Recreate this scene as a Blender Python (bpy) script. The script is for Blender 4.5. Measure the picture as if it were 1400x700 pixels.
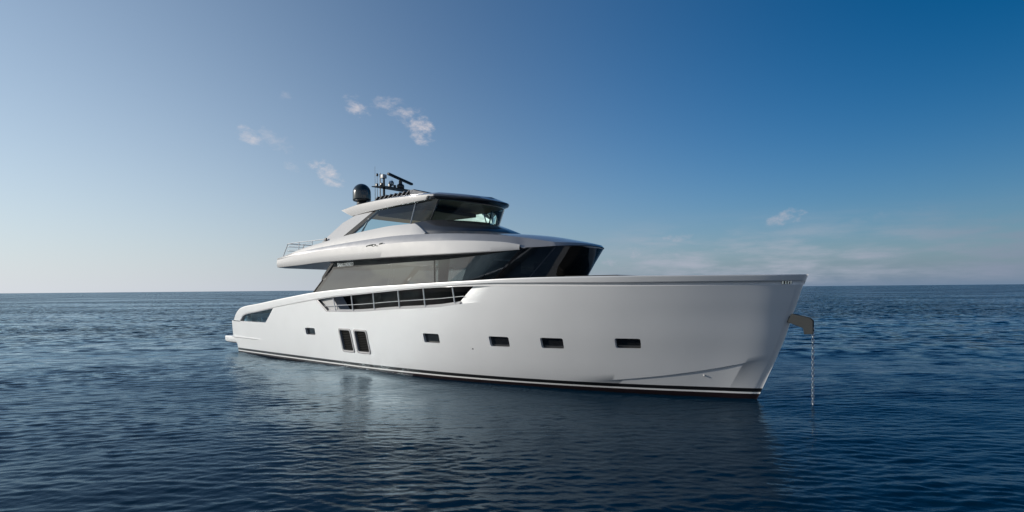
import bpy, bmesh, math, random
import numpy as np
from mathutils import Vector, Matrix, Euler
R=math.radians
random.seed(7); rng=np.random.default_rng(11)
for o in list(bpy.data.objects): bpy.data.objects.remove(o)
sc=bpy.context.scene
COL=sc.collection

# ------------------------------------------------------------------ camera
CAM_H=3.6
cam_d=bpy.data.cameras.new('camera'); cam=bpy.data.objects.new('camera',cam_d); COL.objects.link(cam)
cam.location=(0,0,CAM_H)
cam_d.sensor_width=36.0; cam_d.lens=36.0*720/1400
cam_d.shift_y=44.75/1400
cam_d.clip_start=0.1; cam_d.clip_end=200000
cam.matrix_world=Matrix.Translation((0,0,CAM_H))@Matrix.Rotation(R(90),4,'X')@Matrix.Rotation(-math.atan(0.00893),4,'Z')
sc.camera=cam

# ------------------------------------------------------------------ light, sky, exposure
SUN_AZ=-93.0      # degrees from the viewing direction, negative = to the left
SUN_EL=18.0
SUN_POWER=3.4
SKY_POWER=0.106
EXPOSURE=0.17
sc.view_settings.view_transform='Standard'; sc.view_settings.look='None'
sc.view_settings.exposure=EXPOSURE; sc.view_settings.gamma=1.0
try: sc.view_settings.use_curve_mapping=False
except Exception: pass
sc.render.engine='CYCLES'
sc.cycles.use_denoising=True
sc.cycles.max_bounces=8; sc.cycles.transparent_max_bounces=16
sc.cycles.caustics_reflective=False; sc.cycles.caustics_refractive=False

sun_d=bpy.data.lights.new('sun','SUN'); sun=bpy.data.objects.new('sun',sun_d); COL.objects.link(sun)
sun_d.energy=SUN_POWER; sun_d.angle=R(0.55); sun_d.color=(1.0,0.93,0.83)
az,el=R(SUN_AZ),R(SUN_EL)
to_sun=Vector((math.sin(az)*math.cos(el),math.cos(az)*math.cos(el),math.sin(el)))
sun.rotation_euler=to_sun.to_track_quat('Z','Y').to_euler()
sun.location=(-30,10,40)

world=bpy.data.worlds.new('World'); sc.world=world; world.use_nodes=True
class NT:
    """small helper for writing node trees"""
    def __init__(s,tree): s.t=tree; s.t.nodes.clear()
    def n(s,typ,**kw):
        nd=s.t.nodes.new(typ)
        for k,v in kw.items(): setattr(nd,k,v)
        return nd
    def l(s,a,b): s.t.links.new(a,b)
    def put(s,sock,v):
        if hasattr(v,'is_output'): s.l(v,sock)
        else: sock.default_value=v
    def m(s,op,a,b=None,c=None,clamp=False):
        nd=s.n('ShaderNodeMath',operation=op,use_clamp=clamp)
        for i,v in enumerate((a,b,c)):
            if v is not None: s.put(nd.inputs[i],v)
        return nd.outputs[0]
    def ss(s,v,a,b,lo=0.0,hi=1.0):
        nd=s.n('ShaderNodeMapRange',interpolation_type='SMOOTHSTEP')
        s.put(nd.inputs[0],v); 
        for i,q in zip((1,2,3,4),(a,b,lo,hi)): s.put(nd.inputs[i],q)
        return nd.outputs[0]
    def noise(s,vec,scale,detail=4,rough=.5,dist=0.0):
        nd=s.n('ShaderNodeTexNoise')
        if vec is not None: s.l(vec,nd.inputs['Vector'])
        nd.inputs['Scale'].default_value=scale; nd.inputs['Detail'].default_value=detail
        nd.inputs['Roughness'].default_value=rough; nd.inputs['Distortion'].default_value=dist
        return nd.outputs[0]
    def mix(s,f,a,b,mode='MIX'):
        nd=s.n('ShaderNodeMix',data_type='RGBA',blend_type=mode)
        s.put(nd.inputs[0],f); s.put(nd.inputs[6],a); s.put(nd.inputs[7],b)
        return nd.outputs[2]
    def mapping(s,vec,scale=(1,1,1),rot=(0,0,0),loc=(0,0,0)):
        nd=s.n('ShaderNodeMapping'); s.l(vec,nd.inputs[0])
        nd.inputs['Scale'].default_value=scale; nd.inputs['Rotation'].default_value=rot; nd.inputs['Location'].default_value=loc
        return nd.outputs[0]

w=NT(world.node_tree)
sky=w.n('ShaderNodeTexSky',sky_type='NISHITA',sun_disc=False,sun_elevation=R(SUN_EL),sun_rotation=R(SUN_AZ),
        altitude=0,air_density=1.0,dust_density=0.5,ozone_density=4.3)
tc=w.n('ShaderNodeTexCoord').outputs['Generated']
sep=w.n('ShaderNodeSeparateXYZ'); w.l(tc,sep.inputs[0])
azn=w.m('ARCTAN2',sep.outputs[0],sep.outputs[1])
eln=w.m('ARCSINE',sep.outputs[2])
comb=w.n('ShaderNodeCombineXYZ'); w.l(azn,comb.inputs[0]); w.l(eln,comb.inputs[1])
warp=w.noise(w.mapping(comb.outputs[0],(1,1.5,1)),9,3,.55)
fine=w.noise(w.mapping(comb.outputs[0],(1,1.7,1),(0,0,R(28))),36,7,.66)
# single fair-weather clouds: azimuth, elevation, half width, half height (degrees), tilt, strength
CLOUDS=[(-16.3,18.4,1.6,1.0,-25,.7),(-13.2,19.0,2.4,.7,6,.45),(-11.3,18.2,2.0,1.1,-15,.55),(-9.9,17.0,2.0,1.5,-42,.8),(-19.4,11.9,2.3,1.05,-35,.85),
        (-26.4,14.8,1.3,.75,-28,.55),(-24.0,14.6,1.9,.8,-25,.28),(-23.0,18.8,1.1,.4,0,.22),(-22.6,12.3,1.0,.6,-20,.3),(27.7,6.6,2.1,.85,14,1.0),
        (13.0,3.7,1.9,.8,12,.85),(17.6,5.2,1.9,.6,8,.8),(16.8,3.3,2.6,.8,4,.7),(22.5,3.6,2.6,.5,4,.5),(10.6,2.9,1.2,.7,10,.75),(26.5,4.8,2.4,.4,3,.45),(36.5,6.2,5,.6,6,.2),(42,5.0,6,.8,3,.26)]
acc=None
for (ca,ce,cw,ch,tl,stn) in CLOUDS:
    da=w.m('SUBTRACT',azn,R(ca)); de=w.m('SUBTRACT',eln,R(ce))
    c_,s_=math.cos(R(tl)),math.sin(R(tl))
    u=w.m('DIVIDE',w.m('ADD',w.m('MULTIPLY',da,c_),w.m('MULTIPLY',de,s_)),R(cw))
    v=w.m('DIVIDE',w.m('SUBTRACT',w.m('MULTIPLY',de,c_),w.m('MULTIPLY',da,s_)),R(ch))
    r2=w.m('ADD',w.m('MULTIPLY',u,u),w.m('MULTIPLY',v,v))
    blob=w.m('SUBTRACT',1.0,r2)                       # 1 in the middle, <0 outside
    k=w.m('ADD',w.m('MULTIPLY',blob,.55),w.m('MULTIPLY',w.m('SUBTRACT',fine,.5),3.0))
    k=w.m('ADD',k,w.m('MULTIPLY',w.m('SUBTRACT',warp,.5),1.3))
    k=w.m('MULTIPLY',w.ss(k,.0,1.35),stn)
    k=w.m('MULTIPLY',k,w.ss(r2,2.6,.7))
    acc=k if acc is None else w.m('MAXIMUM',acc,k)
# thin low bank to the right, just over the horizon
bankn=w.noise(w.mapping(comb.outputs[0],(1,5,1)),7,6,.6)
bank=w.m('MULTIPLY',w.ss(bankn,.36,.72),w.m('MULTIPLY',w.ss(eln,R(8),R(2.0)),w.ss(eln,R(-.2),R(.8))))
bank=w.m('MULTIPLY',bank,w.m('MULTIPLY',w.ss(azn,R(6),R(16)),.9))
acc=w.m('MAXIMUM',acc,bank)
# scattered cloud in the part of the sky behind the viewer (seen only mirrored in glass and paint)
rear=w.noise(w.mapping(comb.outputs[0],(1,2.6,1)),4.2,6,.6)
rear=w.m('MULTIPLY',w.ss(rear,.46,.62),w.m('MULTIPLY',w.ss(eln,R(42),R(14)),w.ss(w.m('ABSOLUTE',azn),R(62),R(95))))
acc=w.m('MAXIMUM',acc,w.m('MULTIPLY',rear,.85))
ccol=w.n('ShaderNodeRGB'); ccol.outputs[0].default_value=(7.2,6.5,6.6,1)
warm=w.mix(w.ss(azn,R(4),R(-10)),w.mix(w.ss(azn,R(46),R(27)),(1.95,2.35,3.15,1),(3.3,3.6,4.3,1)),(6.4,5.8,5.8,1))
warm=w.mix(w.ss(w.m('ABSOLUTE',azn),R(70),R(90)),warm,(6.6,6.3,6.2,1))
# sea haze: pale air low over the horizon, whiter and deeper towards the sun
off=w.m('ABSOLUTE',w.m('WRAP',w.m('SUBTRACT',azn,R(SUN_AZ)),math.pi,-math.pi))   # bearing away from the sun
side=w.ss(off,R(130),R(36))
hz_h=w.m('MULTIPLY_ADD',side,R(9.5),R(5.5))
hz=w.m('EXPONENT',w.m('MULTIPLY',w.m('DIVIDE',w.m('MAXIMUM',eln,0.0),hz_h),-1.0))
hz=w.m('MULTIPLY',hz,.93)
hzc=w.mix(side,(1.3,1.95,2.95,1),(5.9,6.2,6.7,1))
hs=w.n('ShaderNodeHueSaturation'); w.l(sky.outputs[0],hs.inputs['Color'])      # clear dry air away from the sun
w.l(w.m('MULTIPLY_ADD',w.ss(off,R(48),R(143)),.44,.90),hs.inputs['Saturation'])
w.l(w.ss(off,R(96),R(146),1.0,.56),hs.inputs['Value'])
skyh=w.mix(hz,w.mix(1.0,hs.outputs[0],w.mix(side,(1,1,1,1),(1.03,1.10,1.02,1)),'MULTIPLY'),hzc)
skyc=w.mix(acc,skyh,warm)
bg=w.n('ShaderNodeBackground'); w.l(skyc,bg.inputs[0]); bg.inputs[1].default_value=SKY_POWER
wo=w.n('ShaderNodeOutputWorld'); w.l(bg.outputs[0],wo.inputs[0])

# ================================================================== mesh helpers
def new_mat(name):
    m=bpy.data.materials.new(name); m.use_nodes=True
    return m,NT(m.node_tree)
def principled(nt,**kw):
    p=nt.n('ShaderNodeBsdfPrincipled'); o=nt.n('ShaderNodeOutputMaterial'); nt.l(p.outputs[0],o.inputs[0])
    for k,v in kw.items(): nt.put(p.inputs[k.replace('_',' ')],v)
    return p
def simple(name,col,rough=.4,metal=0.0,coat=0.0,bump=0.0,bscale=40,var=.06,ior=1.45):
    """painted / moulded surface with slight mottling of colour, gloss and relief"""
    m,nt=new_mat(name)
    tcn=nt.n('ShaderNodeTexCoord').outputs['Object']
    nz=nt.noise(tcn,3.0,5,.6); nf=nt.noise(tcn,bscale,3,.5)
    c0=tuple(c*(1-var) for c in col)+(1,); c1=tuple(min(1,c*(1+var)) for c in col)+(1,)
    base=nt.mix(nz,c0,c1)
    rg=nt.m('MULTIPLY_ADD',nz,rough*.3,rough*.85)
    p=principled(nt,Base_Color=base,Roughness=rg,Metallic=metal,Coat_Weight=coat,Coat_Roughness=.04,IOR=ior)
    if bump:
        b=nt.n('ShaderNodeBump'); b.inputs['Strength'].default_value=bump; b.inputs['Distance'].default_value=.01
        nt.l(nf,b.inputs['Height']); nt.l(b.outputs[0],p.inputs['Normal'])
    return m
def glass_mat(name,tint,opacity,rough=.01,ior=1.5):
    m,nt=new_mat(name)
    tcn=nt.n('ShaderNodeTexCoord').outputs['Object']
    b=nt.n('ShaderNodeBump'); b.inputs['Strength'].default_value=.02; b.inputs['Distance'].default_value=.02
    nt.l(nt.noise(tcn,1.3,2,.5),b.inputs['Height'])
    gl=nt.n('ShaderNodeBsdfGlossy'); gl.inputs['Roughness'].default_value=rough; gl.inputs['Color'].default_value=(1,1,1,1); nt.l(b.outputs[0],gl.inputs['Normal'])
    tr=nt.n('ShaderNodeBsdfTransparent'); tr.inputs['Color'].default_value=tint+(1,)
    df=nt.n('ShaderNodeBsdfDiffuse'); df.inputs['Color'].default_value=tuple(.03*c+.003 for c in tint)+(1,)
    fr=nt.n('ShaderNodeFresnel'); fr.inputs['IOR'].default_value=ior; nt.l(b.outputs[0],fr.inputs['Normal'])
    a=nt.n('ShaderNodeMixShader'); a.inputs[0].default_value=opacity; nt.l(tr.outputs[0],a.inputs[1]); nt.l(df.outputs[0],a.inputs[2])
    c=nt.n('ShaderNodeMixShader'); nt.l(fr.outputs[0],c.inputs[0]); nt.l(a.outputs[0],c.inputs[1]); nt.l(gl.outputs[0],c.inputs[2])
    o=nt.n('ShaderNodeOutputMaterial'); nt.l(c.outputs[0],o.inputs[0])
    return m

class MB:
    """collects geometry for ONE mesh; coordinates are (along, to starboard, up)"""
    def __init__(s): s.v=[]; s.f=[]
    def grid(s,rows,cu=False,cv=False):
        rows=[np.asarray(r,float) for r in rows]; n=len(rows[0]); b=len(s.v)
        for r in rows: s.v.extend(map(tuple,r))
        R_=len(rows)
        for i in range(R_ if cv else R_-1):
            for j in range(n if cu else n-1):
                i2=(i+1)%R_; j2=(j+1)%n
                s.f.append((b+i*n+j,b+i*n+j2,b+i2*n+j2,b+i2*n+j))
        return s
    def poly(s,pts):
        b=len(s.v); s.v.extend(tuple(map(float,p)) for p in pts); s.f.append(tuple(range(b,b+len(pts)))); return s
    def prism(s,a,b_):
        """closed solid between two congruent polygons"""
        n=len(a); b=len(s.v); s.v.extend(tuple(map(float,p)) for p in a); s.v.extend(tuple(map(float,p)) for p in b_)
        s.f.append(tuple(range(b+n-1,b-1,-1))); s.f.append(tuple(range(b+n,b+2*n)))
        for i in range(n):
            j=(i+1)%n; s.f.append((b+i,b+j,b+n+j,b+n+i))
        return s
    def box(s,lo,hi):
        (x0,y0,z0),(x1,y1,z1)=lo,hi
        return s.prism([(x0,y0,z0),(x1,y0,z0),(x1,y1,z0),(x0,y1,z0)],[(x0,y0,z1),(x1,y0,z1),(x1,y1,z1),(x0,y1,z1)])
    def rbox(s,lo,hi,r=.03,seg=3):
        """box whose vertical and top edges are rounded"""
        (x0,y0,z0),(x1,y1,z1)=lo,hi
        def ring(inset,z):
            out=[]
            rr=max(r-inset*.0,1e-3)
            for cx,cy,a0 in ((x1-rr,y1-rr,0),(x0+rr,y1-rr,90),(x0+rr,y0+rr,180),(x1-rr,y0+rr,270)):
                for k in range(seg+1):
                    a=R(a0+90*k/seg); out.append((cx+(rr-inset)*math.cos(a),cy+(rr-inset)*math.sin(a),z))
            return out
        rings=[ring(0,z0)]+[ring(r*(1-math.cos(R(90*k/seg)))*.98,z1-r+r*math.sin(R(90*k/seg))) for k in range(seg+1)]
        s.grid(rings,cu=True); s.poly(rings[-1]); s.poly(rings[0][::-1]); return s
    def tube(s,pts,r,n=10,caps=True):
        pts=[Vector(p) for p in pts]; rs=r if hasattr(r,'__len__') else [r]*len(pts)
        rings=[]; up=None
        for i,p in enumerate(pts):
            d=(pts[min(i+1,len(pts)-1)]-pts[max(i-1,0)]).normalized()
            if up is None: up=Vector((0,0,1)) if abs(d.z)<.9 else Vector((1,0,0))
            a=d.cross(up).normalized(); b=a.cross(d).normalized(); up=b
            rings.append([tuple(p+a*rs[i]*math.cos(2*math.pi*k/n)+b*rs[i]*math.sin(2*math.pi*k/n)) for k in range(n)])
        s.grid(rings,cu=True)
        if caps: s.poly(rings[0][::-1]); s.poly(rings[-1])
        return s
    def lathe(s,c,prof,n=32):
        rings=[[(c[0]+r*math.cos(2*math.pi*k/n),c[1]+r*math.sin(2*math.pi*k/n),c[2]+z) for k in range(n)] for r,z in prof]
        s.grid(rings,cu=True)
        if prof[0][0]>1e-4: s.poly(rings[0][::-1])
        if prof[-1][0]>1e-4: s.poly(rings[-1])
        return s
    def mirrored(s):
        o=MB(); o.v=[(x,-y,z) for x,y,z in s.v]; o.f=[tuple(reversed(f)) for f in s.f]; return o
    def add(s,o):
        b=len(s.v); s.v+=o.v; s.f+=[tuple(i+b for i in f) for f in o.f]; return s

def make_mesh(name,mb,mat,smooth=35,weld=1e-4,recalc=True):
    me=bpy.data.meshes.new(name)
    bm=bmesh.new()
    vs=[bm.verts.new((x,-y,z)) for x,y,z in mb.v]       # Blender axes: x forward, y to port, z up
    for f in mb.f:
        try: bm.faces.new([vs[i] for i in f])
        except ValueError: pass
    if weld: bmesh.ops.remove_doubles(bm,verts=bm.verts,dist=weld)
    bmesh.ops.dissolve_degenerate(bm,edges=bm.edges,dist=1e-6)
    if recalc: bmesh.ops.recalc_face_normals(bm,faces=bm.faces)
    bm.to_mesh(me); bm.free()
    if mat: me.materials.append(mat)
    if smooth:
        me.shade_smooth(); me.set_sharp_from_angle(angle=R(smooth))
    return me
def obj(name,mb,mat,parent=None,smooth=35,weld=1e-4,bevel=0):
    o=bpy.data.objects.new(name,make_mesh(name,mb,mat,smooth,weld)); COL.objects.link(o)
    if parent is not None: o.parent=parent
    if bevel:
        b=o.modifiers.new('bevel','BEVEL'); b.width=bevel; b.segments=2; b.limit_method='ANGLE'; b.angle_limit=R(40)
        b.harden_normals=False
    return o
def both(name,mb,mat,parent,**kw):
    """a starboard part and its twin on the port side, two meshes"""
    return obj(name,mb,mat,parent,**kw),obj(name,mb.mirrored(),mat,parent,**kw)
def tag(o,label,cat,group=None,kind=None):
    if label: o['label']=label
    if cat: o['category']=cat
    if group: o['group']=group
    if kind: o['kind']=kind
    return o

# ------------------------------------------------------------------ curves
def pch(xs, ys):
    xs=np.asarray(xs,float); ys=np.asarray(ys,float)
    h=np.diff(xs); dl=np.diff(ys)/h; m=np.zeros_like(ys)
    for i in range(1,len(xs)-1):
        if dl[i-1]*dl[i]>0:
            w1=2*h[i]+h[i-1]; w2=h[i]+2*h[i-1]
            m[i]=(w1+w2)/(w1/dl[i-1]+w2/dl[i])
    m[0]=dl[0]; m[-1]=dl[-1]
    def f(x):
        x=np.clip(np.asarray(x,float),xs[0],xs[-1])
        i=np.clip(np.searchsorted(xs,x,side='right')-1,0,len(h)-1)
        t=(x-xs[i])/h[i]
        return ((2*t**3-3*t**2+1)*ys[i]+(t**3-2*t**2+t)*h[i]*m[i]+(-2*t**3+3*t**2)*ys[i+1]+(t**3-t**2)*h[i]*m[i+1])
    return f
def smooth_fn(f, a, b, sig, n=1500):
    g=np.linspace(a,b,n); v=f(g); k=int(max(1,3*sig/((b-a)/n))); w=np.exp(-0.5*(np.arange(-k,k+1)*(b-a)/n/sig)**2); w/=w.sum()
    pad=np.concatenate([2*v[0]-v[k:0:-1],v,2*v[-1]-v[-2:-k-2:-1]])
    s=np.convolve(pad,w,'valid')
    return lambda x: np.interp(x,g,s)
# hull form: half-breadth from the distance aft of the raked stem and from the height
stem_x=pch([-0.8,0,.25,.57,1.42,2.05,2.73,3.14,3.67,4.1],[27.5,28,28.12,28.3,28.6,28.84,29.04,29.18,29.34,29.5])
water_b=smooth_fn(pch([0,.06,1,2.8,5.2,8,9.5,11,13,16,22,29.5],[0,.05,.40,1.09,1.86,2.57,2.85,3.07,3.24,3.34,3.25,3.02]),0,29.5,.35)
sheer_b=smooth_fn(pch([0,.06,.4,1.4,3.4,5.4,7.4,9.4,11.4,14.4,19.4,24.4,30],[0,.09,.44,1.10,2.14,2.85,3.26,3.47,3.56,3.61,3.6,3.5,3.28]),0,30,.3)
_wb0=float(water_b(0)); _sb0=float(sheer_b(0))
_cz=smooth_fn(pch([-2,20,22,22.8,24,25.2,26.3,27.3,28.5,30],[.285,.288,.305,.345,.475,.65,.85,1.07,1.385,1.8]),-2,30,.25)
def chine_z(x):
    return _cz(np.asarray(x,float))
def chine_step(x):
    t=np.clip((np.asarray(x,float)-22.0)/3.0,0,1)
    return .032*t*t*(3-2*t)*np.clip((28.55-np.asarray(x,float))/1.2,0,1)
def hb_up(x,z):
    d=np.maximum(stem_x(z)-x,0); k=np.clip(z/3.7,-.2,1.12)
    k=np.sign(k)*np.abs(k)**.75
    near=np.clip(d/.15,0,1)
    return np.maximum((water_b(d)-_wb0*np.exp(-d/.2))*(1-k)+(sheer_b(d)-_sb0*np.exp(-d/.2))*k,0)*near**.5
def hb(x,z):
    x=np.asarray(x,float); z=np.asarray(z,float)
    zc=chine_z(x); up=hb_up(x,z)
    top=hb_up(x,zc)-chine_step(x); wl=hb_up(x,0*z)
    t=np.clip(z/zc,-2,1)
    low=np.where(z>=0, wl+(top-wl)*t, wl*(1+.35*z))
    low=np.minimum(low,np.maximum(up-chine_step(x)*np.clip(z/zc,0,1),0)) 
    return np.maximum(np.where(z<zc,low,up),0)

def pchv(pts):
    """smooth parametric curve through points, chord-length parameter 0..1"""
    P=np.asarray(pts,float); t=np.concatenate([[0],np.cumsum(np.linalg.norm(np.diff(P,axis=0),axis=1)**.8)]); t/=t[-1]
    fs=[pch(t,P[:,i]) for i in range(P.shape[1])]
    return lambda u: np.stack([f(u) for f in fs],1)
def sample(pts,n): return pchv(pts)(np.linspace(0,1,n))
def sample_k(pts,m):
    """as sample(), but every knot interval gets the same number of points"""
    P=np.asarray(pts,float); k=np.arange(len(P)); t=np.linspace(0,len(P)-1,m*(len(P)-1)+1)
    return np.stack([pch(k,P[:,i])(t) for i in range(P.shape[1])],1)
def front_arc(xc,yc,xf,z0,z1,p=2.5,n=14):
    """starboard half of a bowed front, from the corner to the centreline"""
    a=np.linspace(0,math.pi/2,n); y=yc*np.cos(a)
    return [(xc+(xf-xc)*(1-abs(yy/yc)**p),yy,z0+(z1-z0)*(1-(yy/yc)**2)) for yy in y]

# ================================================================== materials
WHITE=None
def hull_paint():
    m,nt=new_mat('pearl_hull_paint')
    tcn=nt.n('ShaderNodeTexCoord').outputs['Object']
    sp=nt.n('ShaderNodeSeparateXYZ'); nt.l(tcn,sp.inputs[0])
    zz=nt.m('MULTIPLY_ADD',sp.outputs[0],-.0046,sp.outputs[2])          # the boot stripes rise slightly to the bow
    nz=nt.noise(tcn,.9,4,.55)
    def above(h,wd=.004): return nt.ss(zz,h-wd,h+wd)
    stain=nt.noise(nt.mapping(tcn,(3,3,.5)),2.0,5,.6)
    white=nt.mix(nz,(.66,.665,.67,1),(.71,.715,.72,1))
    c=nt.mix(above(.055),(.012,.005,.006,1),(.78,.78,.77,1))             # antifouling / white line
    c=nt.mix(above(.112),c,(.004,.004,.005,1))                           # black boot top
    c=nt.mix(above(.238),c,white)
    met=nt.m('MULTIPLY',above(.238),.2)
    rg=nt.m('MULTIPLY_ADD',nz,.05,.44)
    p=principled(nt,Base_Color=c,Roughness=rg,Metallic=met,Coat_Weight=.6,Coat_Roughness=.24,IOR=1.45)
    b=nt.n('ShaderNodeBump'); b.inputs['Strength'].default_value=.10; b.inputs['Distance'].default_value=.05
    nt.l(nt.noise(nt.mapping(tcn,(1,1,1.4)),.8,4,.55),b.inputs['Height']); nt.l(b.outputs[0],p.inputs['Coat Normal'])
    return m
M={}
M['hull']=hull_paint()
M['white']=simple('white_gelcoat',(.50,.50,.502),.5,.0,.15,0,30,.02)
M['cream']=simple('ceiling_lining',(.78,.68,.57),.6,0,0,.1,60,.06)
M['silver']=simple('silver_grey_paint',(.33,.325,.33),.34,.5,.7,.02,30,.05)
M['dark_silver']=simple('dark_grey_paint',(.07,.072,.08),.30,.5,.8,.02,30,.06)
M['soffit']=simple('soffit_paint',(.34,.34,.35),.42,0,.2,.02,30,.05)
M['black']=simple('black_gloss',(.008,.008,.009),.12,0,.8,0,30,.1)
M['rubber']=simple('black_rubber',(.008,.008,.008),.6,0,0,.15,90,.15)
M['steel']=simple('polished_steel',(.62,.62,.63),.16,1,0,.02,60,.04)
M['grey_steel']=simple('brushed_steel',(.33,.34,.34),.38,.9,0,.1,90,.12)
M['bracket']=simple('anchor_steel',(.034,.037,.038),.6,.3,0,.2,50,.2)
M['teak']=simple('teak_deck',(.42,.33,.24),.55,0,0,.2,20,.15)
M['taupe']=simple('taupe_upholstery',(.20,.175,.15),.85,0,0,.3,120,.1)
M['curtain']=simple('sheer_curtain',(.62,.66,.66),.8,0,0,.1,60,.06)
M['dome']=simple('dark_green_dome',(.014,.02,.021),.22,0,.7,.02,40,.08)
M['equip']=simple('black_equipment',(.012,.013,.015),.34,0,.2,.05,60,.15)
M['solar']=simple('dark_blue_slat',(.012,.018,.035),.18,.2,.6,.02,60,.15)
M['lens']=simple('lamp_lens',(.75,.76,.68),.12,.3,1,0,40,.05)
M['interior']=simple('dark_interior',(.035,.032,.03),.6,0,0,.1,20,.2)
M['wood']=simple('walnut_joinery',(.10,.065,.045),.4,0,.3,.05,20,.2)
M['glass_dark']=glass_mat('tinted_saloon_glass',(.34,.39,.40),.25,.008,2.3)
M['lower_dark']=simple('opening_sheet_black',(.005,.005,.006),.25,0,.0,0,30,.1,1.18)  # for the sheet that covers the reflecting glass behind the side-deck opening
M['glass_clear']=glass_mat('grey_saloon_glass',(.55,.62,.64),.08,.008,1.9)
M['glass_wheel']=glass_mat('dark_windscreen_glass',(.14,.18,.18),.5,.008,1.75)
M['glass_fly']=glass_mat('pale_teal_glass',(.66,.83,.85),.04,.005,1.5)
M['glass_screen']=glass_mat('teal_screen_glass',(.52,.80,.83),.05,.005,1.5)
M['vent_frame']=simple('vent_frame',(.30,.30,.31),.55,.2,0,.02,60,.06)
M['vent_black']=simple('vent_black',(.003,.003,.003),.95,0,0,0,60,.1)
M['rail']=simple('pale_rail',(.72,.72,.72),.3,.4,0,0,60,.03)
M['glass_port']=simple('porthole_glass',(.012,.012,.013),.04,0,1,0,20,.1)
M['glass_stern']=glass_mat('teal_bulwark_glass',(.52,.74,.76),.06,.01,1.5)

# ================================================================== the sea
def build_sea():
    rr=[2.5]
    while rr[-1]<70000:
        r=rr[-1]
        k=.0031 if r<38 else (.0052 if r<80 else (.009 if r<260 else .03))
        rr.append(r*(1+k))
    rr=np.array(rr)
    a=[-180.0]
    while a[-1]<180:
        x=abs(a[-1]); a.append(a[-1]+(.125 if x<56 else (.5 if x<75 else 2.5)))
    a[-1]=180.0
    th=np.radians(np.array(a))
    X=np.outer(rr,np.sin(th)); Y=np.outer(rr,np.cos(th))
    n,mcol=X.shape
    dr=np.gradient(rr)[:,None]; da=np.gradient(th)[None,:]
    sp=np.maximum(dr,rr[:,None]*da)
    Z=np.zeros_like(X); 
    g2=np.random.default_rng(5)
    lams=np.concatenate([np.geomspace(14,3.0,12),np.geomspace(2.6,.85,24),np.geomspace(.8,.17,70)])
    # slow modulation: calm and ruffled patches
    mod=.92+.75*np.sin(X*.10+.9*np.sin(Y*.11)+.4)*np.sin(Y*.19-X*.075+.8+1.1*np.sin(X*.06))+.25*np.sin(Y*.47-X*.21+1.3*np.sin(X*.13))
    mod=np.clip(mod,.22,1.6)
    # wind reaches the water to the left; the yacht shelters the water on this side of it
    mod=mod*(1.0+.55/(1+np.exp((X+9)/2.5))+.25/(1+np.exp(-(X-9)/2.0)))
    for lam in lams:
        k=2*math.pi/lam
        spread=.38 if lam>2.8 else (.5 if lam>.85 else .42)
        d=R(96)+g2.normal(0,spread)                    # travelling towards the viewer and a little to the right
        kx,ky=k*math.cos(d),k*math.sin(d)
        slope=.0105 if lam>3 else (.0055 if lam>.85 else (.0075 if lam>.45 else .0185))
        amp=slope/k
        wgt=np.clip((lam/sp-2.2)/2.2,0,1); wgt=wgt*wgt*(3-2*wgt)
        ph=kx*X+ky*Y+g2.uniform(0,6.28)+.7*np.sin(.31*X/lam**.5+g2.uniform(0,6.28))
        s_=np.sin(ph)
        if lam>.85: s_=s_+.18*np.cos(2*ph)*0+.22*(s_*s_-.5)
        Z+=amp*wgt*s_*(mod if lam<2.8 else 1)
    v=np.stack([X,Y,Z],-1).reshape(-1,3)
    i=np.arange(n-1)[:,None]*mcol+np.arange(mcol-1)[None,:]
    f=np.stack([i,i+mcol,i+mcol+1,i+1],-1).reshape(-1,4)[:,::-1]
    c=len(v); v=np.concatenate([v,[[0,0,0]]])
    me=bpy.data.meshes.new('sea')
    me.vertices.add(len(v)); me.vertices.foreach_set('co',v.astype(np.float32).ravel())
    fan=np.stack([np.full(mcol-1,c),np.arange(1,mcol),np.arange(mcol-1)],-1)
    li=np.concatenate([f.ravel(),fan.ravel()]).astype(np.int32)
    st=np.concatenate([np.arange(len(f))*4,len(f)*4+np.arange(len(fan))*3]).astype(np.int32)
    me.loops.add(len(li)); me.loops.foreach_set('vertex_index',li)
    me.polygons.add(len(st)); me.polygons.foreach_set('loop_start',st)
    me.update(calc_edges=True); me.validate()
    me.shade_smooth()
    m,nt=new_mat('sea_water')
    pos=nt.n('ShaderNodeNewGeometry').outputs['Position']
    patch=nt.noise(nt.mapping(pos,(.35,1,1),(0,0,R(-12))),.035,4,.6)
    ruf=nt.ss(patch,.38,.64)
    col=nt.mix(ruf,(.0003,.0135,.031,1),(.0004,.0155,.034,1))
    # clear water: dark blue upwelling light under a mirror skin whose colour darkens and blues the reflected light
    dif=nt.n('ShaderNodeBsdfDiffuse'); nt.l(col,dif.inputs['Color'])
    glo=nt.n('ShaderNodeBsdfGlossy'); glo.inputs['Color'].default_value=(.66,.83,.95,1); nt.l(nt.m('MULTIPLY_ADD',ruf,.05,.06),glo.inputs['Roughness'])
    fre=nt.n('ShaderNodeFresnel'); fre.inputs['IOR'].default_value=1.21
    mixw=nt.n('ShaderNodeMixShader'); nt.l(fre.outputs[0],mixw.inputs[0]); nt.l(dif.outputs[0],mixw.inputs[1]); nt.l(glo.outputs[0],mixw.inputs[2])
    wout=nt.n('ShaderNodeOutputMaterial'); nt.l(mixw.outputs[0],wout.inputs[0])
    h1=nt.noise(nt.mapping(pos,(.8,1.5,1),(0,0,R(-6))),5.5,4,.55)
    h2=nt.noise(nt.mapping(pos,(.55,1.4,1),(0,0,R(-14))),1.1,4,.6)
    h3=nt.noise(nt.mapping(pos,(.4,1.2,1),(0,0,R(-8))),.22,5,.65)
    far=nt.n('ShaderNodeVectorMath',operation='LENGTH'); nt.l(pos,far.inputs[0])
    # the short waves the mesh cannot carry far out are carried by the relief map there
    f2=nt.ss(far.outputs['Value'],25,140); f3=nt.ss(far.outputs['Value'],80,500)
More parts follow.
